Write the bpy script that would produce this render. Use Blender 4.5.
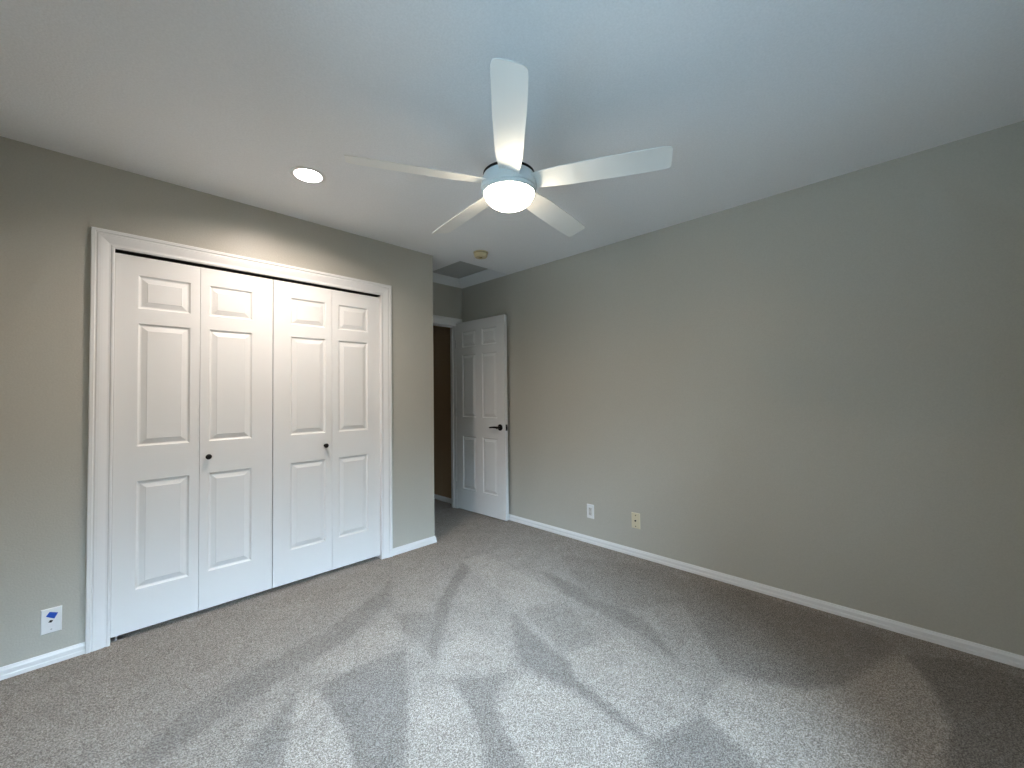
import bpy, bmesh, math, random
import numpy as np
from mathutils import Matrix, Vector

for o in list(bpy.data.objects):
    bpy.data.objects.remove(o)
SC = bpy.context.scene
COL = SC.collection
PI = math.pi

# ------------------------------------------------------------------ room measures (metres)
Z = 2.44                       # ceiling
RX = 2.911                     # right wall plane
CY = 2.941                     # closet wall plane
CXC = 2.037                    # outer corner of the closet wall
AY = 3.633                     # back wall of the door alcove
LX, BY = -0.44, -0.46          # walls behind the camera
WX0, WX1, WZ0, WZ1 = -0.22, 1.90, 0.42, 2.02   # window in the wall behind the camera
VY0, VY1, VZ0, VZ1 = -0.10, 1.15, 0.80, 2.02   # unseen window added at the camera's left shoulder to light the right wall
CL0, CL1, CLT = 0.074, 1.550, 2.017           # closet opening
HX0, HY0 = 2.295, 2.890        # attic hatch recess corner

# ------------------------------------------------------------------ camera
F_PX = 412.3
yaw, pitch, roll = math.radians(45.486), math.radians(1.4344), math.radians(-0.6563)
fw = Vector((math.sin(yaw)*math.cos(pitch), math.cos(yaw)*math.cos(pitch), math.sin(pitch)))
rt = Vector((math.cos(yaw), -math.sin(yaw), 0))
up = rt.cross(fw)
rt2 = rt*math.cos(roll) + up*math.sin(roll)
up2 = -rt*math.sin(roll) + up*math.cos(roll)
cam = bpy.data.cameras.new('camera')
cam.sensor_fit = 'HORIZONTAL'; cam.sensor_width = 36; cam.lens = F_PX/1024*36
cam.clip_start = 0.02
co = bpy.data.objects.new('camera', cam); COL.objects.link(co)
m3 = Matrix((rt2, up2, -fw)).transposed()
co.matrix_world = Matrix.Translation((0, 0, 1.241)) @ m3.to_4x4()
SC.camera = co

# ------------------------------------------------------------------ daylight, exposure
SC.view_settings.view_transform = 'Standard'
SC.view_settings.look = 'None'
SC.view_settings.gamma = 1.0
SC.view_settings.use_curve_mapping = False
SC.view_settings.exposure = 0.22
w = bpy.data.worlds.new('sky'); SC.world = w; w.use_nodes = True
nt = w.node_tree; nt.nodes.clear()
def nd(kind, **k):
    n = nt.nodes.new(kind)
    for a, v in k.items(): setattr(n, a, v)
    return n
def ramp(src, lo, hi, a=0.0, b=1.0):
    n = nd('ShaderNodeMapRange', interpolation_type='SMOOTHSTEP')
    for i, v in enumerate((lo, hi, a, b)): n.inputs[i+1].default_value = v
    nt.links.new(src, n.inputs[0]); return n.outputs[0]
def op(kind, a, b=None):
    n = nd('ShaderNodeMath', operation=kind)
    for i, v in enumerate((a, b)):
        if v is None: continue
        if isinstance(v, (int, float)): n.inputs[i].default_value = v
        else: nt.links.new(v, n.inputs[i])
    return n.outputs[0]
# sky weighted away from -x; ground glow at -x added to light the ceiling
SKY_UP, SKY_COL = 76.0, (0.62, 0.80, 1.06)
GROUND_FILL, GROUND_FILL_COL = 7.0, (0.50, 0.84, 1.15)
tc = nd('ShaderNodeTexCoord'); sp = nd('ShaderNodeSeparateXYZ')
nt.links.new(tc.outputs['Generated'], sp.inputs[0])
X_, Y_, Z_ = sp.outputs[0], sp.outputs[1], sp.outputs[2]
hyp = op('SQRT', op('ADD', op('ADD', op('MULTIPLY', X_, X_), op('MULTIPLY', Y_, Y_)), 1e-4))
toward = op('DIVIDE', op('MULTIPLY', X_, -1.0), hyp)            # 1 when looking along -x
skyw = op('MULTIPLY', ramp(Z_, 0.15, 0.80), ramp(toward, 0.85, 0.98, 1.0, 0.04))
fillw = op('MULTIPLY', ramp(Z_, -0.05, -0.60), ramp(toward, 0.2, 0.75, 0.02, 1.0))
def bgnode(col, st, wgt):
    b = nd('ShaderNodeBackground'); b.inputs[0].default_value = (*col, 1)
    nt.links.new(op('MULTIPLY', wgt, st), b.inputs[1]); return b
add = nd('ShaderNodeAddShader'); ow = nd('ShaderNodeOutputWorld')
nt.links.new(bgnode(SKY_COL, SKY_UP, skyw).outputs[0], add.inputs[0])
nt.links.new(bgnode(GROUND_FILL_COL, GROUND_FILL, fillw).outputs[0], add.inputs[1])
nt.links.new(add.outputs[0], ow.inputs[0])
# portals in the windows so that the sky is sampled through the openings
def portal(name, loc, rot, sx, sy):
    l = bpy.data.lights.new(name, 'AREA'); l.shape = 'RECTANGLE'
    l.size = sx; l.size_y = sy; l.cycles.is_portal = True
    o = bpy.data.objects.new(name, l); COL.objects.link(o)
    o.location = loc; o.rotation_euler = rot
portal('window_portal', ((WX0+WX1)/2, BY-0.13, (WZ0+WZ1)/2), (PI/2, 0, PI), WX1-WX0, WZ1-WZ0)        # faces +y
portal('window_portal', (LX-0.13, (VY0+VY1)/2, (VZ0+VZ1)/2), (PI/2, 0, PI/2), VY1-VY0, VZ1-VZ0)      # faces +x, for the added window

FAN_LIGHT = 44.0
DOWNLIGHT = 200.0       # glow of the lens
DOWNLIGHT_W = 46.0     # the small source behind it

# ------------------------------------------------------------------ materials
def new_mat(name):
    m = bpy.data.materials.new(name); m.use_nodes = True
    n = m.node_tree; b = n.nodes['Principled BSDF']
    return m, n, b

def plain(name, col, rough=0.5, metal=0.0, bump=None, spec=0.5):
    m, n, b = new_mat(name)
    b.inputs['Base Color'].default_value = (*col, 1)
    b.inputs['Roughness'].default_value = rough
    b.inputs['Metallic'].default_value = metal
    b.inputs['Specular IOR Level'].default_value = spec
    if bump:
        sc, st, det = bump
        t = n.nodes.new('ShaderNodeTexCoord'); no = n.nodes.new('ShaderNodeTexNoise')
        no.inputs['Scale'].default_value = sc; no.inputs['Detail'].default_value = det
        bu = n.nodes.new('ShaderNodeBump'); bu.inputs['Strength'].default_value = st
        bu.inputs['Distance'].default_value = 0.002
        n.links.new(t.outputs['Object'], no.inputs['Vector'])
        n.links.new(no.outputs[0], bu.inputs['Height'])
        n.links.new(bu.outputs[0], b.inputs['Normal'])
        # a hair of tonal variation in the paint
        mr = n.nodes.new('ShaderNodeMapRange')
        mr.inputs[3].default_value = 0.965; mr.inputs[4].default_value = 1.035
        mr.inputs[1].default_value = 0.3; mr.inputs[2].default_value = 0.7
        n.links.new(no.outputs[0], mr.inputs[0])
        vm = n.nodes.new('ShaderNodeVectorMath'); vm.operation = 'SCALE'
        vm.inputs[0].default_value = col
        n.links.new(mr.outputs[0], vm.inputs['Scale'])
        n.links.new(vm.outputs[0], b.inputs['Base Color'])
    return m

M_WALL = plain('greige_wall_paint', (0.49, 0.472, 0.412), 0.42, bump=(150, 0.35, 3), spec=0.4)
M_CEIL = plain('ceiling_paint', (0.87, 0.875, 0.88), 0.6, bump=(130, 0.45, 4), spec=0.3)
M_TRIM = plain('white_trim_paint', (0.80, 0.80, 0.79), 0.35)
M_DOOR = plain('white_door_paint', (0.80, 0.80, 0.785), 0.42)
M_HATCH = plain('hatch_board_paint', (0.50, 0.495, 0.48), 0.7, bump=(200, 0.4, 3))
M_BLACK = plain('black_metal', (0.012, 0.011, 0.011), 0.35, 0.6)
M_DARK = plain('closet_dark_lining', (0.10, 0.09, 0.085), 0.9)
M_TRACK_AND_SHADE = plain('dark_track_metal', (0.02, 0.02, 0.02), 0.5, 0.5)
M_FAN = plain('fan_white_gloss', (0.72, 0.76, 0.76), 0.14)
M_BLADE = plain('fan_blade_satin', (0.86, 0.85, 0.81), 0.38)
M_PLATE = plain('white_plastic', (0.82, 0.83, 0.83), 0.3)
M_GREY = plain('light_grey_plastic', (0.60, 0.59, 0.56), 0.3)
M_ALMOND = plain('almond_plastic', (0.72, 0.66, 0.48), 0.35)
M_YELLOW = plain('aged_ivory_plastic', (0.60, 0.50, 0.30), 0.45)
M_STEEL = plain('satin_steel', (0.55, 0.54, 0.52), 0.3, 1.0)
M_TAPE = plain('blue_painters_tape', (0.012, 0.08, 0.46), 0.6)
M_VINYL = plain('window_vinyl', (0.8, 0.8, 0.8), 0.35)
M_RUBBER = plain('white_rubber', (0.7, 0.7, 0.68), 0.6)

def emit(name, col, st):
    m = bpy.data.materials.new(name); m.use_nodes = True
    n = m.node_tree; n.nodes.clear()
    e = n.nodes.new('ShaderNodeEmission'); o = n.nodes.new('ShaderNodeOutputMaterial')
    e.inputs[0].default_value = (*col, 1); e.inputs[1].default_value = st
    n.links.new(e.outputs[0], o.inputs[0]); return m
M_BOWL = emit('lit_frosted_glass', (1.0, 0.87, 0.67), FAN_LIGHT)
M_LED = emit('lit_downlight_lens', (1.0, 0.88, 0.80), DOWNLIGHT)

def glass():
    m = bpy.data.materials.new('window_glass'); m.use_nodes = True
    n = m.node_tree; n.nodes.clear()
    t = n.nodes.new('ShaderNodeBsdfTransparent'); g = n.nodes.new('ShaderNodeBsdfGlossy')
    g.inputs['Roughness'].default_value = 0.02
    t.inputs[0].default_value = (0.93, 0.97, 0.96, 1)
    fr = n.nodes.new('ShaderNodeFresnel'); fr.inputs[0].default_value = 1.45
    mx = n.nodes.new('ShaderNodeMixShader'); o = n.nodes.new('ShaderNodeOutputMaterial')
    n.links.new(fr.outputs[0], mx.inputs[0]); n.links.new(t.outputs[0], mx.inputs[1])
    n.links.new(g.outputs[0], mx.inputs[2]); n.links.new(mx.outputs[0], o.inputs[0])
    return m
M_GLASS = glass()

def carpet():
    m, n, b = new_mat('speckled_cut_pile_carpet')
    b.inputs['Roughness'].default_value = 0.95
    b.inputs['Specular IOR Level'].default_value = 0.1
    b.inputs['Sheen Weight'].default_value = 0.15
    t = n.nodes.new('ShaderNodeTexCoord')
    vo = n.nodes.new('ShaderNodeTexVoronoi'); vo.inputs['Scale'].default_value = 290
    nz = n.nodes.new('ShaderNodeTexNoise'); nz.inputs['Scale'].default_value = 230; nz.inputs['Detail'].default_value = 5
    nz.inputs['Roughness'].default_value = 0.75
    n.links.new(t.outputs['Object'], vo.inputs['Vector']); n.links.new(t.outputs['Object'], nz.inputs['Vector'])
    sx = n.nodes.new('ShaderNodeSeparateColor'); n.links.new(vo.outputs['Color'], sx.inputs[0])
    mixv = n.nodes.new('ShaderNodeMath'); mixv.operation = 'MULTIPLY_ADD'
    mixv.inputs[1].default_value = 0.45
    sb = n.nodes.new('ShaderNodeMath'); sb.operation = 'MULTIPLY_ADD'; sb.inputs[1].default_value = 1.5; sb.inputs[2].default_value = -0.48
    n.links.new(nz.outputs[0], sb.inputs[0])
    n.links.new(sx.outputs[0], mixv.inputs[0]); n.links.new(sb.outputs[0], mixv.inputs[2])
    cr = n.nodes.new('ShaderNodeValToRGB'); e = cr.color_ramp.elements
    e[0].position = 0.22; e[0].color = (0.11, 0.087, 0.068, 1)
    e[1].position = 0.78; e[1].color = (0.55, 0.49, 0.43, 1)
    x = e.new(0.42); x.color = (0.235, 0.195, 0.16, 1)
    x = e.new(0.60); x.color = (0.38, 0.33, 0.28, 1)
    n.links.new(mixv.outputs[0], cr.inputs[0])
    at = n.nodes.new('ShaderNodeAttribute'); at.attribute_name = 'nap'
    bn = n.nodes.new('ShaderNodeTexNoise'); bn.inputs['Scale'].default_value = 7; bn.inputs['Detail'].default_value = 4
    n.links.new(t.outputs['Object'], bn.inputs['Vector'])
    mr = n.nodes.new('ShaderNodeMapRange'); mr.inputs[1].default_value = .3; mr.inputs[2].default_value = .7
    mr.inputs[3].default_value = 0.92; mr.inputs[4].default_value = 1.08
    n.links.new(bn.outputs[0], mr.inputs[0])
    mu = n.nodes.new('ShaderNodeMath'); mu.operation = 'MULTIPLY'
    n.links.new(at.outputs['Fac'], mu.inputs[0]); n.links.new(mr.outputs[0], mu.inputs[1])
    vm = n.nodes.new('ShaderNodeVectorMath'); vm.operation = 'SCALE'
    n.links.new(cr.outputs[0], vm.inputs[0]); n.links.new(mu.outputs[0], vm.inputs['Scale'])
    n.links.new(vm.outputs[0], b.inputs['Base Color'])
    bu = n.nodes.new('ShaderNodeBump'); bu.inputs['Strength'].default_value = 0.8; bu.inputs['Distance'].default_value = 0.006
    n.links.new(mixv.outputs[0], bu.inputs['Height']); n.links.new(bu.outputs[0], b.inputs['Normal'])
    return m
M_CARPET = carpet()

# ------------------------------------------------------------------ helpers
def obj(name, bm, mat, parent=None, smooth=False, bevel=0):
    bmesh.ops.recalc_face_normals(bm, faces=bm.faces)
    me = bpy.data.meshes.new(name); bm.to_mesh(me); bm.free()
    me.materials.append(mat)
    if smooth:
        for p in me.polygons: p.use_smooth = True
        me.set_sharp_from_angle(angle=math.radians(40))
    o = bpy.data.objects.new(name, me); COL.objects.link(o)
    if parent: o.parent = parent
    if bevel:
        b = o.modifiers.new('bevel', 'BEVEL'); b.width = bevel; b.segments = 2; b.limit_method = 'ANGLE'
    return o

def tag(o, label, cat, group=None, kind=None):
    o['label'] = label; o['category'] = cat
    if group: o['group'] = group
    if kind: o['kind'] = kind
    return o

def thing(name, loc, label, cat, group=None, kind=None, rz=0):
    o = bpy.data.objects.new(name, None); COL.objects.link(o)
    o.empty_display_size = 0.05
    o.location = loc; o.rotation_euler = (0, 0, rz)
    return tag(o, label, cat, group, kind)

def box(bm, x0, x1, y0, y1, z0, z1):
    v = [bm.verts.new(p) for p in ((x0,y0,z0),(x1,y0,z0),(x1,y1,z0),(x0,y1,z0),(x0,y0,z1),(x1,y0,z1),(x1,y1,z1),(x0,y1,z1))]
    for f in ((0,3,2,1),(4,5,6,7),(0,1,5,4),(1,2,6,5),(2,3,7,6),(3,0,4,7)):
        bm.faces.new([v[i] for i in f])
def boxes(*L):
    bm = bmesh.new()
    for b in L: box(bm, *b)
    return bm

def lathe(bm, prof, seg=48, c=(0,0,0)):
    """profile of (radius, z) turned about the vertical axis through c"""
    rings = []
    for r, z in prof:
        if r < 1e-6: rings.append([bm.verts.new((c[0], c[1], c[2]+z))])
        else: rings.append([bm.verts.new((c[0]+r*math.cos(2*PI*i/seg), c[1]+r*math.sin(2*PI*i/seg), c[2]+z)) for i in range(seg)])
    for a, b in zip(rings, rings[1:]):
        for i in range(seg):
            j = (i+1) % seg
            if len(a) == 1 and len(b) == 1: continue
            if len(a) == 1: bm.faces.new((a[0], b[i], b[j]))
            elif len(b) == 1: bm.faces.new((a[i], a[j], b[0]))
            else: bm.faces.new((a[i], a[j], b[j], b[i]))
    return bm

def sweep(bm, prof, frames, closed_prof=True):
    """prof: list of (u, t); frames: list of functions (u, t) -> xyz"""
    rings = [[bm.verts.new(fr(u, t)) for u, t in prof] for fr in frames]
    n = len(prof)
    for a, b in zip(rings, rings[1:]):
        for i in range(n if closed_prof else n-1):
            j = (i+1) % n
            bm.faces.new((a[i], a[j], b[j], b[i]))
    bm.faces.new(rings[0]); bm.faces.new(rings[-1])
    return bm

# ------------------------------------------------------------------ room shell
def structure(name, bm, mat, label, cat='wall', **k):
    return tag(obj(name, bm, mat, **k), label, cat, kind='structure')

T = 0.12
structure('wall_left', boxes(
    (LX-T, CL0-0.012, CY, CY+T, 0, Z),
    (CL1+0.012, CXC, CY, CY+T, 0, Z),
    (CL0-0.012, CL1+0.012, CY, CY+T, CLT+0.012, Z),
    (CXC-T, CXC, CY+T, AY, 0, Z)), M_WALL, 'greige painted wall around the white closet doors, with the outer corner at the alcove')
structure('wall_right', boxes((RX, RX+T, BY-T, AY+T, 0, Z+0.14)), M_WALL,
          'long plain greige wall on the right with two wall plates low down')
TA = 0.09
DJ0, DJ1, DH = 2.060, 2.806, 2.000      # clear opening of the bedroom doorway
structure('wall_alcove', boxes(
    (1.2, DJ0-0.02, AY, AY+TA, 0, Z),
    (DJ1+0.02, RX, AY, AY+TA, 0, Z+0.14),
    (DJ0-0.02, DJ1+0.02, AY, AY+TA, DH+0.02, Z+0.14)), M_WALL,
    'dark greige end wall of the alcove above the bedroom doorway')
structure('wall_back', boxes(
    (LX-T, WX0, BY-T, BY, 0, Z), (WX1, RX+T, BY-T, BY, 0, Z),
    (WX0, WX1, BY-T, BY, 0, WZ0), (WX0, WX1, BY-T, BY, WZ1, Z)), M_WALL,
    'greige window wall behind the camera')
structure('wall_near', boxes((LX-T, LX, BY, VY0, 0, Z), (LX-T, LX, VY1, CY, 0, Z), (LX-T, LX, VY0, VY1, 0, VZ0), (LX-T, LX, VY0, VY1, VZ1, Z)), M_WALL, 'plain greige wall behind the camera on the closet side')
# closet interior, seen only through the gaps
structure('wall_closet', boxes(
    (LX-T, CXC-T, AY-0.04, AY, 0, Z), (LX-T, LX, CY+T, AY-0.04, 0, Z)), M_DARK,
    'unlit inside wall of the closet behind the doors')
# hallway beyond the door
HX = 2.897; HYE = 5.35; HXW = 1.2
structure('wall_hall', boxes(
    (HX, HX+T, AY+TA, HYE, 0, Z), (HXW-T, HX, HYE, HYE+T, 0, Z), (HXW-T, HXW, AY+TA, HYE, 0, Z)),
    plain('hall_wall_paint', (0.42, 0.30, 0.18), 0.6, bump=(150, 0.3, 3)),
    'brownish hallway wall seen through the open doorway')
DLX, DLY, DLR = 0.806, 2.322, 0.068      # downlight centre and radius of its opening
DS = 0.16
ceil = boxes(
    (LX-T, DLX-DS, BY-T, CY, Z, Z+0.15), (DLX+DS, HX0, BY-T, CY, Z, Z+0.15),
    (DLX-DS, DLX+DS, BY-T, DLY-DS, Z, Z+0.15), (DLX-DS, DLX+DS, DLY+DS, CY, Z, Z+0.15),
    (HX0, RX, BY-T, HY0, Z, Z+0.15),
    (CXC-T, HX0, CY, AY, Z, Z+0.15),
    (LX-T, CXC-T, CY+T, AY, Z, Z+0.15),
    (HX0, RX+T, HY0, AY+TA, Z+0.14, Z+0.16),
    (HXW-T, HX+T, AY+TA-0.02, HYE+T, Z, Z+0.15))
# the square of ceiling with the round hole of the downlight
NS = 64
outer, inner, inner_t = [], [], []
for i in range(NS):
    t = 2*PI*i/NS + PI/4
    c, sn = math.cos(t), math.sin(t); k = DS/max(abs(c), abs(sn))
    outer.append(ceil.verts.new((DLX+c*k, DLY+sn*k, Z)))
    inner.append(ceil.verts.new((DLX+c*DLR, DLY+sn*DLR, Z)))
    inner_t.append(ceil.verts.new((DLX+c*DLR, DLY+sn*DLR, Z+0.10)))
for i in range(NS):
    j = (i+1) % NS
    ceil.faces.new((outer[i], outer[j], inner[j], inner[i])); ceil.faces.new((inner[i], inner[j], inner_t[j], inner_t[i]))
ceil.faces.new(inner_t)
structure('ceiling', ceil, M_CEIL, 'off-white lightly textured ceiling with a fan and a downlight', 'ceiling')

# floor with brushed vacuum strokes, plus light and shade painted into the pile
def floor_pt(px, py):
    d = fw + rt2*((px-512)/F_PX) - up2*((py-384)/F_PX)
    s = -1.241/d.z
    return (d.x*s, d.y*s)
STROKES_AND_SHADING = [  # (outline in metres comes from the strokes' corners, brush or shading factor)
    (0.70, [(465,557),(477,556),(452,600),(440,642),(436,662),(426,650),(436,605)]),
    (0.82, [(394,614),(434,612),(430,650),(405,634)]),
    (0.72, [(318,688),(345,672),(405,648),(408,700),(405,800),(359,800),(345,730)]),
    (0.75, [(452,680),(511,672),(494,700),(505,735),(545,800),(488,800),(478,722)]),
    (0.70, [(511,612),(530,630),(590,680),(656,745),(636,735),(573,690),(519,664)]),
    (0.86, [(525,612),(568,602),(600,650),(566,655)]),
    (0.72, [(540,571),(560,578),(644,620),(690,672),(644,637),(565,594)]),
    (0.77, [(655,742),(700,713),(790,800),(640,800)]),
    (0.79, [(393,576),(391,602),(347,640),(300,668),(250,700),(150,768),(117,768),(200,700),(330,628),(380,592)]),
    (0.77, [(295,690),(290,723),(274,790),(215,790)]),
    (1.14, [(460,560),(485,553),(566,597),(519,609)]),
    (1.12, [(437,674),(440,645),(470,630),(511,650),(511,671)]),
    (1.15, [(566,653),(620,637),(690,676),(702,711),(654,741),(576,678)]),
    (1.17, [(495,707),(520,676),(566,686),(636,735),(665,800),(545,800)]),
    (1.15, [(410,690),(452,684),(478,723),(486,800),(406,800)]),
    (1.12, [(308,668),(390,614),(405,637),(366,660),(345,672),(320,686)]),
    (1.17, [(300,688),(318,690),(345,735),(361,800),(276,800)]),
    (0.80, [(700,632),(724,671),(804,688),(843,682),(895,648),(870,630),(740,590),(680,600)]),  # part brushed pile, part shade painted in along the right baseboard
    (1.28, [(724,676),(804,692),(843,686),(900,655),(950,680),(960,800),(800,800),(704,712)]),  # part brushed pile, part daylight painted in as a lighter patch
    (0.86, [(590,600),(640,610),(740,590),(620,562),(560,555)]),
    (0.74, [(945,800),(950,730),(935,690),(905,655),(960,660),(1100,700),(1200,800)]),  # shade near the right wall, painted into the carpet colour
]
def build_floor():
    st = 0.012
    xs = np.arange(LX-T, RX+T+st, st); ys = np.arange(BY-T, AY+0.06+st, st)
    X, Y = np.meshgrid(xs, ys, indexing='ij')
    rs = np.random.RandomState(3)
    jx = X + rs.normal(0, 0.005, X.shape); jy = Y + rs.normal(0, 0.005, X.shape)
    nap_shading = np.ones_like(X)
    for f, pts in STROKES_AND_SHADING:
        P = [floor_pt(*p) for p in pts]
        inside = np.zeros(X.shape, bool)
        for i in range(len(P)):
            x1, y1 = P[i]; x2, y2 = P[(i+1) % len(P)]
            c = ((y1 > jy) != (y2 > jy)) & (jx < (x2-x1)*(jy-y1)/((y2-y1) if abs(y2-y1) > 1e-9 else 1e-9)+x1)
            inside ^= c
        nap_shading[inside] = f
    for _ in range(1):
        q = np.pad(nap_shading, 1, mode='edge')
        nap_shading = (q[1:-1,1:-1]*4 + q[:-2,1:-1]*2 + q[2:,1:-1]*2 + q[1:-1,:-2]*2 + q[1:-1,2:]*2 + q[:-2,:-2]+q[2:,2:]+q[:-2,2:]+q[2:,:-2])/16
    nx, ny = X.shape
    V = np.stack([X, Y, np.zeros_like(X)], -1).reshape(-1, 3)
    idx = np.arange(nx*ny).reshape(nx, ny)
    Fc = np.stack([idx[:-1,:-1], idx[1:,:-1], idx[1:,1:], idx[:-1,1:]], -1).reshape(-1, 4)
    me = bpy.data.meshes.new('floor')
    base = len(V)
    ext = [(HXW-T, AY+0.06+0, 0), (HX+T, AY+0.06, 0), (HX+T, HYE+T, 0), (HXW-T, HYE+T, 0)]
    x0, x1, y0, y1 = LX-T, RX+T, BY-T, HYE+T
    me.from_pydata(V.tolist()+ext, [], Fc.tolist()+[(base, base+1, base+2, base+3)])
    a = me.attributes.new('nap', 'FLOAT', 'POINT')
    a.data.foreach_set('value', np.concatenate([nap_shading.reshape(-1), np.full(4, 0.9)]).astype(np.float32))
    me.materials.append(M_CARPET)
    o = bpy.data.objects.new('floor', me); COL.objects.link(o)
    return tag(o, 'speckled beige-grey carpet floor with vacuum strokes', 'floor', kind='structure')
build_floor()

# baseboards: profile (thickness out of the wall, height)
BP = [(0, 0), (0.013, 0), (0.013, 0.016), (0.010, 0.020), (0.010, 0.038), (0.006, 0.046), (0.004, 0.052), (0, 0.053)]
def base_run(name, label, runs):
    bm = bmesh.new()
    for path in runs:           # path: points with mitre normals
        frames = []
        for (x, y, nx, ny) in path:
            frames.append(lambda u, t, x=x, y=y, nx=nx, ny=ny: (x+nx*u, y+ny*u, t))
        sweep(bm, BP, frames)
    return structure(name, bm, M_TRIM, label, 'baseboard')
COUT0, COUT1 = CL0-0.080, CL1+0.090
base_run('baseboard_left', 'short white baseboard on the closet wall left of the closet casing', [[(LX, CY, 0, -1), (COUT0, CY, 0, -1)]])
base_run('baseboard_corner', 'short white baseboard right of the closet, turning the corner into the alcove',
         [[(COUT1, CY, 0, -1), (CXC, CY, 1, -1), (CXC, AY, 1, 0)]])
base_run('baseboard_right', 'long white baseboard along the right wall', [[(RX, BY, -1, 0), (RX, AY, -1, 0)]])
base_run('baseboard_hall', 'white baseboard on the hallway wall beyond the doorway', [[(HX, AY+TA, -1, 0), (HX, HYE, -1, -1), (HXW, HYE, 0, -1)]])
base_run('baseboard_back', 'white baseboard under the window behind the camera', [[(LX, CY, 1, 0), (LX, BY, 1, 1), (RX, BY, 0, 1)]])

# moulded casing round an opening (u: 0 at the inner edge, t: out of the wall)
def casing_prof(w):
    P = [(0, 0), (0, 0.010), (0.004, 0.0125), (0.010, 0.0125), (0.014, 0.009), (0.021, 0.009),
         (0.030, 0.0115), (0.042, 0.0145), (0.050, 0.0160), (0.060, 0.0165), (0.064, 0.0140), (0.067, 0.0140),
         (0.070, 0.0190), (0.082, 0.0190), (0.085, 0.0165), (0.085, 0)]
    return [(u*w/0.085, t) for u, t in P]
def casing(name, label, x0, x1, top, y, w, jamb=None):
    bm = bmesh.new()
    fr = [lambda u, t: (x0-u, y-t, 0.0), lambda u, t: (x0-u, y-t, top+u),
          lambda u, t: (x1+u, y-t, top+u), lambda u, t: (x1+u, y-t, 0.0)]
    sweep(bm, casing_prof(w), fr)
    o = structure(name, bm, M_TRIM, label, 'door casing')
    return o
tr1 = casing('trim_1', 'wide white moulded casing around the closet doors', CL0, CL1, CLT, CY, 0.088)
j = obj('jamb', boxes((CL0-0.012, CL0, CY, CY+T, 0, CLT+0.012), (CL1, CL1+0.012, CY, CY+T, 0, CLT+0.012), (CL0, CL1, CY, CY+T, CLT, CLT+0.012)), M_TRIM, tr1)
j = obj('door_track', boxes((CL0+0.001, CL1-0.001, CY+0.001, CY+0.060, CLT-0.004, CLT)), M_TRACK_AND_SHADE, tr1)  # top track, widened; its black paints in the dark of the open gap
j = obj('pivot_bracket', boxes((CL0+0.001, CL0+0.05, CY+0.018, CY+0.042, 0.0, 0.006), (CL0+0.018, CL0+0.026, CY+0.022, CY+0.030, 0.006, 0.024)), M_STEEL, tr1)
tr2 = casing('trim_2', 'white casing around the bedroom doorway in the alcove', DJ0, DJ1, DH, AY, 0.088)
j = obj('jamb', boxes((DJ0-0.018, DJ0, AY, AY+TA, 0, DH+0.018), (DJ1, DJ1+0.018, AY, AY+TA, 0, DH+0.018), (DJ0, DJ1, AY, AY+TA, DH, DH+0.018)), M_TRIM, tr2)
j = obj('door_stop', boxes((DJ0, DJ0+0.008, AY+0.038, AY+0.068, 0, DH), (DJ1-0.008, DJ1, AY+0.038, AY+0.068, 0, DH), (DJ0+0.008, DJ1-0.008, AY+0.038, AY+0.068, DH-0.008, DH)), M_TRIM, tr2)

# ------------------------------------------------------------------ panelled leaves
def panel_leaf(w, z0, z1, th, panels, both=False):
    """leaf in local space: x 0..w, front face y=0 looking to -y, back y=th; panels (x0,x1,za,zb)"""
    bm = bmesh.new()
    steps = [(0.0, 0.0), (0.004, 0.0045), (0.009, 0.0085), (0.014, 0.0085), (0.036, 0.0015), (0.038, 0.0)]
    def face(y, s):
        xs = sorted({0.0, w, *[p[0] for p in panels], *[p[1] for p in panels]})
        zs = sorted({z0, z1, *[p[2] for p in panels], *[p[3] for p in panels]})
        for i in range(len(xs)-1):
            for k in range(len(zs)-1):
                cx, cz = (xs[i]+xs[i+1])/2, (zs[k]+zs[k+1])/2
                if any(p[0] < cx < p[1] and p[2] < cz < p[3] for p in panels): continue
                bm.faces.new([bm.verts.new(q) for q in ((xs[i],y,zs[k]),(xs[i+1],y,zs[k]),(xs[i+1],y,zs[k+1]),(xs[i],y,zs[k+1]))])
        for p in panels:
            rings = []
            for ins, dep in steps:
                rings.append([bm.verts.new(q) for q in ((p[0]+ins,y+s*dep,p[2]+ins),(p[1]-ins,y+s*dep,p[2]+ins),(p[1]-ins,y+s*dep,p[3]-ins),(p[0]+ins,y+s*dep,p[3]-ins))])
            for a, b in zip(rings, rings[1:]):
                for i in range(4): bm.faces.new((a[i], a[(i+1)%4], b[(i+1)%4], b[i]))
            bm.faces.new(rings[-1])
    face(0.0, 1)
    if both: face(th, -1)
    else: bm.faces.new([bm.verts.new(q) for q in ((0,th,z0),(w,th,z0),(w,th,z1),(0,th,z1))])
    for q in (((0,0,z0),(0,th,z0),(0,th,z1),(0,0,z1)), ((w,0,z0),(w,th,z0),(w,th,z1),(w,0,z1)),
              ((0,0,z0),(w,0,z0),(w,th,z0),(0,th,z0)), ((0,0,z1),(w,0,z1),(w,th,z1),(0,th,z1))):
        bm.faces.new([bm.verts.new(v) for v in q])
    bmesh.ops.remove_doubles(bm, verts=bm.verts, dist=1e-5)
    return bm

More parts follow.
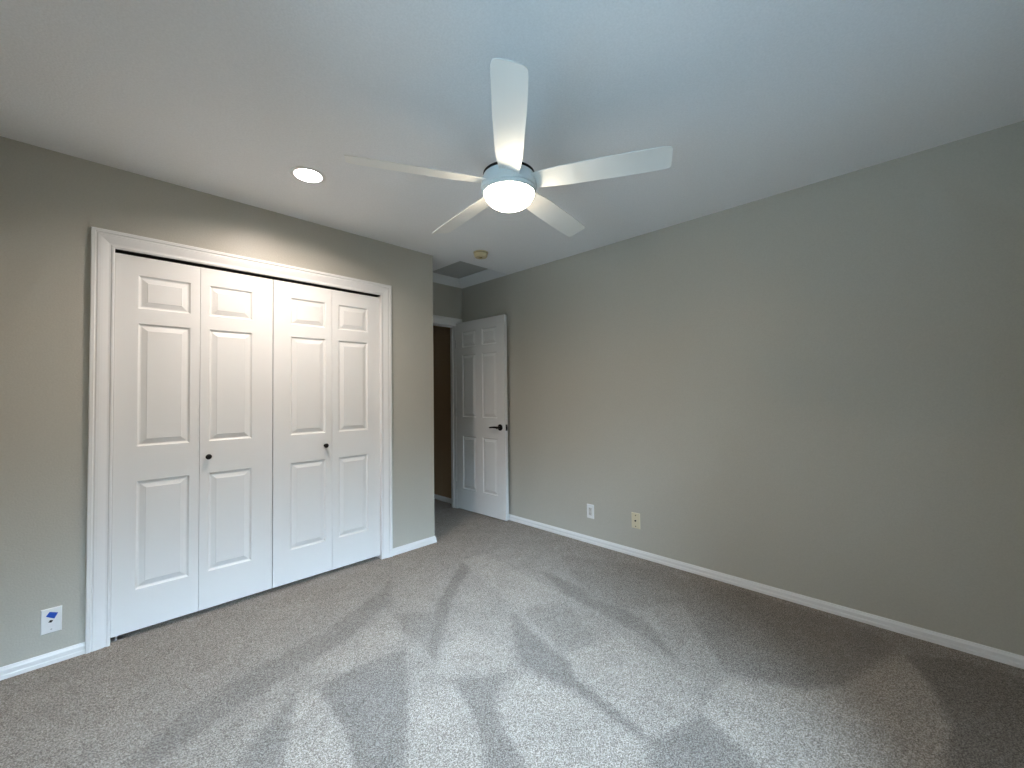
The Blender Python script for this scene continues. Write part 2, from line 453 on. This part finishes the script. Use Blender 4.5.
ROWS = [(0.238, 0.805), (0.988, 1.642), (1.722, 1.900)]
LEAF_Z0, LEAF_Z1 = 0.028, 2.001
YF = CY + 0.012
leaves = [(0.0755, 0.4325, 0.166, 0.388), (0.4345, 0.8095, 0.477, 0.695),
          (0.8135, 1.1855, 0.917, 1.141), (1.1875, 1.5485, 1.233, 1.452)]
def knob_bm():
    bm = bmesh.new()
    lathe(bm, [(0, 0), (0.011, 0), (0.011, 0.002), (0.0055, 0.004), (0.005, 0.012), (0.009, 0.016), (0.014, 0.019), (0.0155, 0.023), (0.013, 0.0275), (0.007, 0.030), (0, 0.0305)], 28)
    bmesh.ops.rotate(bm, verts=bm.verts, cent=(0,0,0), matrix=Matrix.Rotation(PI/2, 3, 'X'))   # axis to -y
    return bm
for n, (a, b, kx, lab) in enumerate(((0, 1, 0.474, 'left-hand white bifold closet door, knob on its right leaf'),
                                     (2, 3, 1.140, 'right-hand white bifold closet door, nearer the wall corner'))):
    x0 = leaves[a][0]
    d = thing('door_%d' % (n+1), (x0, YF, 0), lab, 'closet door', kind='structure')
    for q in (a, b):
        l = leaves[q]
        lf = obj('leaf', panel_leaf(l[1]-l[0], LEAF_Z0, LEAF_Z1, 0.032, [(l[2]-l[0], l[3]-l[0], r0, r1) for r0, r1 in ROWS]), M_DOOR, d)
        lf.location = (l[0]-x0, 0, 0)
        if (q == 1) or (q == 2):
            k = obj('knob', knob_bm(), M_BLACK, lf, smooth=True)
            k['label'] = 'small round black knob'
            k.location = (kx - l[0], 0, 0.900)
    hg = bmesh.new()
    for z in (0.35, 1.02, 1.72):
        box(hg, leaves[a][1]-x0-0.02, leaves[b][0]-x0+0.02, 0.0325, 0.0345, z-0.03, z+0.03)
    obj('hinge', hg, M_STEEL, d)

# bedroom door, open against the right wall
HPX, HPY = 2.808, 3.620
ex, ey = 2.829-HPX, 2.888-HPY
ang = math.atan2(ey, ex)
DW = 0.740
d3 = thing('door_3', (HPX, HPY, 0), 'white six-panel bedroom door standing open against the right wall', 'door', kind='structure', rz=ang)
# local x along the leaf from the hinge; the face towards the room is local -y, so the leaf lies at +y
cols = [(0.103, 0.300), (0.409, 0.627)]
pan = [(c0, c1, r0, r1) for c0, c1 in ((0.105, 0.318), (0.415, 0.630)) for r0, r1 in ((0.234, 0.800), (1.004, 1.672), (1.755, 1.925))]
lf = obj('leaf', panel_leaf(DW, 0.012, 2.029, 0.035, pan, both=True), M_DOOR, d3)
def lever_bm():
    bm = bmesh.new()
    lathe(bm, [(0, 0), (0.032, 0), (0.032, 0.006), (0.029, 0.009), (0.012, 0.010), (0.011, 0.042), (0.013, 0.050), (0.0, 0.052)], 32)
    return bm
for s in (-1, 1):
    bm = lever_bm()
    bmesh.ops.rotate(bm, verts=bm.verts, cent=(0,0,0), matrix=Matrix.Rotation(PI/2, 3, 'X'))
    # lever arm toward the hinge
    pts = [(0.0, -0.044, 0.0, .0105), (-0.03, -0.047, 0.002, .0100), (-0.07, -0.047, 0.001, .0085), (-0.105, -0.044, -0.003, .0075), (-0.118, -0.042, -0.004, .0045)]
    rings = []
    for (x, y, z, r) in pts:
        rings.append([bm.verts.new((x, y+0.55*r*math.cos(t), z+r*math.sin(t))) for t in [2*PI*i/12 for i in range(12)]])
    for a, b in zip(rings, rings[1:]):
        for i in range(12): bm.faces.new((a[i], a[(i+1)%12], b[(i+1)%12], b[i]))
    bm.faces.new(rings[0]); bm.faces.new(rings[-1])
    if s == 1:
        bmesh.ops.scale(bm, verts=bm.verts, vec=(1, 0.85, 1))
        for v in bm.verts: v.co.y = -v.co.y
    o = obj('lever_handle', bm, M_BLACK, d3, smooth=True)
    o['label'] = 'black lever handle'
    o.location = (0.672, 0 if s == -1 else 0.035, 0.915)
bm = boxes((DW, DW+0.0015, 0.006, 0.029, 0.885, 0.945), (DW, DW+0.009, 0.011, 0.022, 0.905, 0.925))
o = obj('latch', bm, M_BLACK, d3); o['label'] = 'black latch plate on the door edge'
bm = bmesh.new()
for z in (0.25, 1.05, 1.80):
    lathe(bm, [(0, -0.045), (0.006, -0.045), (0.006, 0.045), (0, 0.045)], 14, (-0.007, 0.004, z))
    box(bm, -0.0015, 0.0, 0.006, 0.030, z-0.045, z+0.045)
obj('hinge', bm, M_BLACK, d3, smooth=True)

# ------------------------------------------------------------------ attic hatch in its ceiling recess
HT = Z + 0.085
bm = bmesh.new()
iL, iR, iF, iB = HX0+0.012, RX-0.070, HY0+0.012, AY-0.028
lo = [(HX0, HY0, Z), (RX, HY0, Z), (RX, AY, Z), (HX0, AY, Z)]
hi = [(iL, iF, HT), (iR, iF, HT), (iR, iB, HT), (iL, iB, HT)]
top = [(HX0, HY0, HT+0.02), (RX, HY0, HT+0.02), (RX, AY, HT+0.02), (HX0, AY, HT+0.02)]
hi2 = [(x, y, HT+0.02) for x, y, _ in hi]
R_ = [[bm.verts.new(p) for p in L] for L in (lo, hi, hi2, top)]
for a, b in zip(R_, R_[1:]+[R_[0]]):
    for i in range(4): bm.faces.new((a[i], a[(i+1)%4], b[(i+1)%4], b[i]))
structure('trim_3', bm, M_TRIM, 'pale moulding lining the attic hatch recess in the alcove ceiling', 'trim')
tag(obj('attic_hatch', boxes((iL+0.004, iR-0.006, iF+0.004, iB-0.006, HT+0.006, HT+0.018)), M_HATCH),
    'square attic access panel in the ceiling recess above the alcove', 'hatch')

# ------------------------------------------------------------------ window behind the camera
def window(name, label, loc, rz, width, wh):
    wn = thing(name, loc, label, 'window', kind='structure', rz=rz)
    ww = width/2
    obj('window_frame', boxes((-ww, -ww+0.04, -0.03, 0.03, 0, wh), (ww-0.04, ww, -0.03, 0.03, 0, wh), (-ww+0.04, ww-0.04, -0.03, 0.03, 0, 0.04),
        (-ww+0.04, ww-0.04, -0.03, 0.03, wh-0.04, wh), (-0.02, 0.02, -0.02, 0.02, 0.04, wh-0.04)), M_VINYL, wn)
    for a, b in ((-ww+0.04, -0.02), (0.02, ww-0.04)):
        obj('pane', boxes((a, b, -0.003, 0.003, 0.04, wh-0.04)), M_GLASS, wn)
    obj('window_sill', boxes((-ww-0.03, ww+0.03, 0.091, 0.13, -0.02, 0.0), (-ww, ww, 0.032, 0.091, -0.02, 0.001)), M_TRIM, wn)
window('window_1', 'white framed sliding window behind the camera', ((WX0+WX1)/2, BY-0.09, WZ0), 0, WX1-WX0, WZ1-WZ0)
window('window_2', 'white framed sliding window beside the camera', (LX-0.09, (VY0+VY1)/2, VZ0), -PI/2, VY1-VY0, VZ1-VZ0)  # unseen, put in to brighten the right wall

# ------------------------------------------------------------------ ceiling fan
FX, FY, FZ = 1.2588, 1.2420, 2.1470
fan = thing('ceiling_fan', (FX, FY, Z), 'white five-blade ceiling fan with a lit frosted bowl', 'ceiling fan')
dz = FZ - Z
obj('canopy', lathe(bmesh.new(), [(0, -0.045), (0.030, -0.045), (0.046, -0.038), (0.056, -0.020), (0.060, 0), (0, 0)]), M_FAN, fan, smooth=True)
obj('downrod', lathe(bmesh.new(), [(0.0125, -0.044), (0.0125, dz+0.075), (0, dz+0.075), ][::-1] + [(0, -0.044)], 24), M_FAN, fan, smooth=True)
obj('rod_collar', lathe(bmesh.new(), [(0, dz+0.085), (0.022, dz+0.085), (0.030, dz+0.070), (0.040, dz+0.045), (0, dz+0.045)]), M_FAN, fan, smooth=True)
o = obj('motor_top', lathe(bmesh.new(), [(0, dz+0.066), (0.060, dz+0.064), (0.090, dz+0.060), (0.098, dz+0.050), (0, dz+0.050)]), M_FAN, fan, smooth=True)
o = obj('motor_vent_ring', lathe(bmesh.new(), [(0, dz+0.052), (0.106, dz+0.052), (0.112, dz+0.049), (0.112, dz+0.044), (0.100, dz+0.039), (0, dz+0.039)]), M_TRACK_AND_SHADE, fan, smooth=True)
o['label'] = 'dark gap ring around the motor'
obj('motor_housing', lathe(bmesh.new(), [(0, dz+0.040), (0.106, dz+0.040), (0.112, dz+0.037), (0.117, dz+0.022), (0.1195, dz+0.002), (0.1205, dz-0.012),
    (0.119, dz-0.019), (0.1165, dz-0.021), (0, dz-0.021)], 64), M_FAN, fan, smooth=True)
obj('light_ring', lathe(bmesh.new(), [(0, dz-0.020), (0.115, dz-0.020), (0.1165, dz-0.026), (0.1155, dz-0.034), (0.112, dz-0.039), (0.109, dz-0.039), (0.108, dz-0.030), (0, dz-0.030)], 64), M_FAN, fan, smooth=True)
bp = [(0.1075, dz-0.034)]
for i in range(1, 15):
    t = i/14*PI/2
    bp.append((0.1075*math.cos(t)**0.9 if i < 14 else 0, dz-0.034-0.067*math.sin(t)))
gb = obj('glass_bowl', lathe(bmesh.new(), bp+[(0, dz-0.040)][:0], 64), M_BOWL, fan, smooth=True)
gb['label'] = 'glowing frosted glass bowl'

def blade_bm():
    bm = bmesh.new()
    pit = math.radians(14.5)
    # (radius, leading half width, trailing half width)
    st = [(0.085, .040, .040), (0.12, .042, .043), (0.17, .047, .048), (0.24, .052, .054), (0.32, .054, .055), (0.40, .0550, .0565), (0.48, .0565, .0565),
          (0.55, .0565, .0555), (0.60, .0555, .0550), (0.632, .0545, .0540), (0.648, .053, .050), (0.657, .050, .046), (0.6605, .045, .040), (0.662, .038, .032)]
    NV = 9
    top, bot = [], []
    for r, a, b in st:
        ta, tb = [], []
        for i in range(NV):
            s = -b + (a+b)*i/(NV-1)
            q = s/max(a, b)
            cam_ = 0.004*(1-q*q)               # slight cross camber
            z = -math.tan(pit)*s
            th = 0.0028*(1-0.5*q*q)
            ta.append(bm.verts.new((r, s*math.cos(pit)*1.02, z+cam_+th)))
            tb.append(bm.verts.new((r, s*math.cos(pit)*1.02, z+cam_-th)))
        top.append(ta); bot.append(tb)
    for i in range(len(st)-1):
        for k in range(NV-1):
            bm.faces.new((top[i][k], top[i+1][k], top[i+1][k+1], top[i][k+1]))
            bm.faces.new((bot[i][k], bot[i][k+1], bot[i+1][k+1], bot[i+1][k]))
        bm.faces.new((top[i][0], bot[i][0], bot[i+1][0], top[i+1][0]))
        bm.faces.new((top[i][-1], top[i+1][-1], bot[i+1][-1], bot[i][-1]))
    for row_t, row_b in ((top[0], bot[0]), (top[-1], bot[-1])):
        for k in range(NV-1): bm.faces.new((row_t[k], row_t[k+1], row_b[k+1], row_b[k]))
    return bm
b0 = obj('blade', blade_bm(), M_BLADE, fan, smooth=True)
for k in range(5):
    b = b0 if k == 0 else b0.copy()
    if k: COL.objects.link(b); b.parent = fan
    b.location = (0, 0, dz+0.004); b.rotation_euler = (0, 0, 0.1570 + k*2*PI/5)

# ------------------------------------------------------------------ ceiling fittings
dl = thing('recessed_downlight', (DLX, DLY, Z), 'small round lit downlight in the ceiling in front of the closet', 'ceiling light')
obj('trim_ring', lathe(bmesh.new(), [(0.0665, 0.03), (0.0665, 0), (0.0675, -0.004), (0.072, -0.0065), (0.086, -0.004), (0.090, 0), (0.084, 0.001), (0.0675, 0.001), (0.0675, 0.03), (0.0665, 0.03)], 64), M_PLATE, dl, smooth=True)
obj('light_lens', lathe(bmesh.new(), [(0, 0.022), (0.0662, 0.022), (0.0662, 0.030), (0, 0.030)], 64), M_LED, dl)['label'] = 'glowing round lens'
sl = bpy.data.lights.new('downlight_source', 'SPOT'); sl.energy = DOWNLIGHT_W; sl.color = (1.0, 0.86, 0.75)
sl.shadow_soft_size = 0.018; sl.spot_size = math.radians(162); sl.spot_blend = 1.0
so = bpy.data.objects.new('downlight_source', sl); COL.objects.link(so); so.parent = dl; so.location = (0, 0, 0.001)
sd = thing('smoke_detector', (2.285, 2.598, Z), 'small round ivory smoke detector on the ceiling near the hatch', 'smoke detector')
obj('base_plate', lathe(bmesh.new(), [(0, 0), (0.062, 0), (0.062, -0.006), (0, -0.006)], 40), M_YELLOW, sd, smooth=True)
obj('vent_gap', lathe(bmesh.new(), [(0, -0.006), (0.054, -0.006), (0.054, -0.011), (0, -0.011)], 40), plain('aged_dark_plastic', (0.20, 0.15, 0.08), 0.6), sd)
obj('cover', lathe(bmesh.new(), [(0, -0.011), (0.056, -0.011), (0.057, -0.016), (0.054, -0.034), (0.048, -0.042), (0.020, -0.044), (0.019, -0.041), (0, -0.041)], 40), M_YELLOW, sd, smooth=True)
obj('test_button', lathe(bmesh.new(), [(0, -0.041), (0.012, -0.041), (0.011, -0.046), (0, -0.0465)], 24), plain('amber_button', (0.42, 0.30, 0.10), 0.4), sd, smooth=True)

# ------------------------------------------------------------------ wall plates
def plate_bm(w, h, t=0.005):
    """plate in local x (width), z (height), front to -y"""
    bm = bmesh.new()
    def ring(i, y): return [bm.verts.new(p) for p in ((-w/2+i, y, -h/2+i), (w/2-i, y, -h/2+i), (w/2-i, y, h/2-i), (-w/2+i, y, h/2-i))]
    rs = [ring(0, 0), ring(0, -t*0.45), ring(0.003, -t)]
    for a, b in zip(rs, rs[1:]):
        for i in range(4): bm.faces.new((a[i], a[(i+1)%4], b[(i+1)%4], b[i]))
    bm.faces.new(rs[0]); bm.faces.new(rs[-1])
    return bm
def disc_y(r, y0, y1, x=0, z=0, seg=20):
    bm = bmesh.new()
    lathe(bm, [(0, 0), (r, 0), (r, y1-y0), (0, y1-y0)], seg)
    bmesh.ops.rotate(bm, verts=bm.verts, cent=(0,0,0), matrix=Matrix.Rotation(-PI/2, 3, 'X'))
    bmesh.ops.translate(bm, verts=bm.verts, vec=(x, y0, z))
    return bm

p1 = thing('wall_plate', (-0.126, CY, 0.201), 'white wall plate with blue tape, left of the closet casing', 'wall plate')
obj('plate', plate_bm(0.068, 0.115), M_PLATE, p1, bevel=0)
bm = bmesh.new()
q = [(-0.018, 0.024), (-0.006, 0.042), (0.021, 0.030), (0.009, 0.006)]
f = [bm.verts.new((x, -0.0060, z)) for x, z in q]; g = [bm.verts.new((x, -0.0050, z)) for x, z in q]
bm.faces.new(f); bm.faces.new(g)
for i in range(4): bm.faces.new((f[i], f[(i+1)%4], g[(i+1)%4], g[i]))
obj('tape', bm, M_TAPE, p1)['label'] = 'diamond of blue painter\'s tape'
bm = bmesh.new()
q = [(-0.010, -0.006), (-0.004, 0.003), (0.006, 0.000), (0.000, -0.009)]
f = [bm.verts.new((x, -0.0058, z)) for x, z in q]; g = [bm.verts.new((x, -0.0050, z)) for x, z in q]
bm.faces.new(f); bm.faces.new(g)
for i in range(4): bm.faces.new((f[i], f[(i+1)%4], g[(i+1)%4], g[i]))
obj('jack', bm, M_BLACK, p1)['label'] = 'small dark jack'
obj('screw', disc_y(0.0032, -0.0062, -0.0050, 0, -0.040), M_STEEL, p1)

p2 = thing('wall_outlet', (RX, 1.963, 0.262), 'white electrical outlet on the right wall, nearer the open door', 'outlet', rz=-PI/2)
obj('plate', plate_bm(0.068, 0.115), M_PLATE, p2)
obj('receptacle', plate_bm(0.034, 0.068, 0.0065), M_GREY, p2)['label'] = 'grey-white receptacle insert'
for zc in (-0.019, 0.019):
    bm = bmesh.new()
    for xc, hh in ((-0.0065, 0.0045), (0.0065, 0.0035)):
        box(bm, xc-0.001, xc+0.001, -0.0070, -0.0064, zc+0.003-hh, zc+0.003+hh)
    box(bm, -0.002, 0.002, -0.0070, -0.0064, zc-0.010, zc-0.006)
    obj('socket_slots', bm, M_DARK, p2)
p3 = thing('cable_plate', (RX, 1.555, 0.269), 'almond wall plate with a dark centre jack, farther from the door', 'wall plate', rz=-PI/2)
obj('plate', plate_bm(0.070, 0.117), M_ALMOND, p3)
obj('coaxial_jack', disc_y(0.0062, -0.012, -0.005), M_BLACK, p3)
for z in (0.040, -0.042):
    obj('screw', disc_y(0.0042, -0.0065, -0.0050, 0, z), M_BLACK, p3)
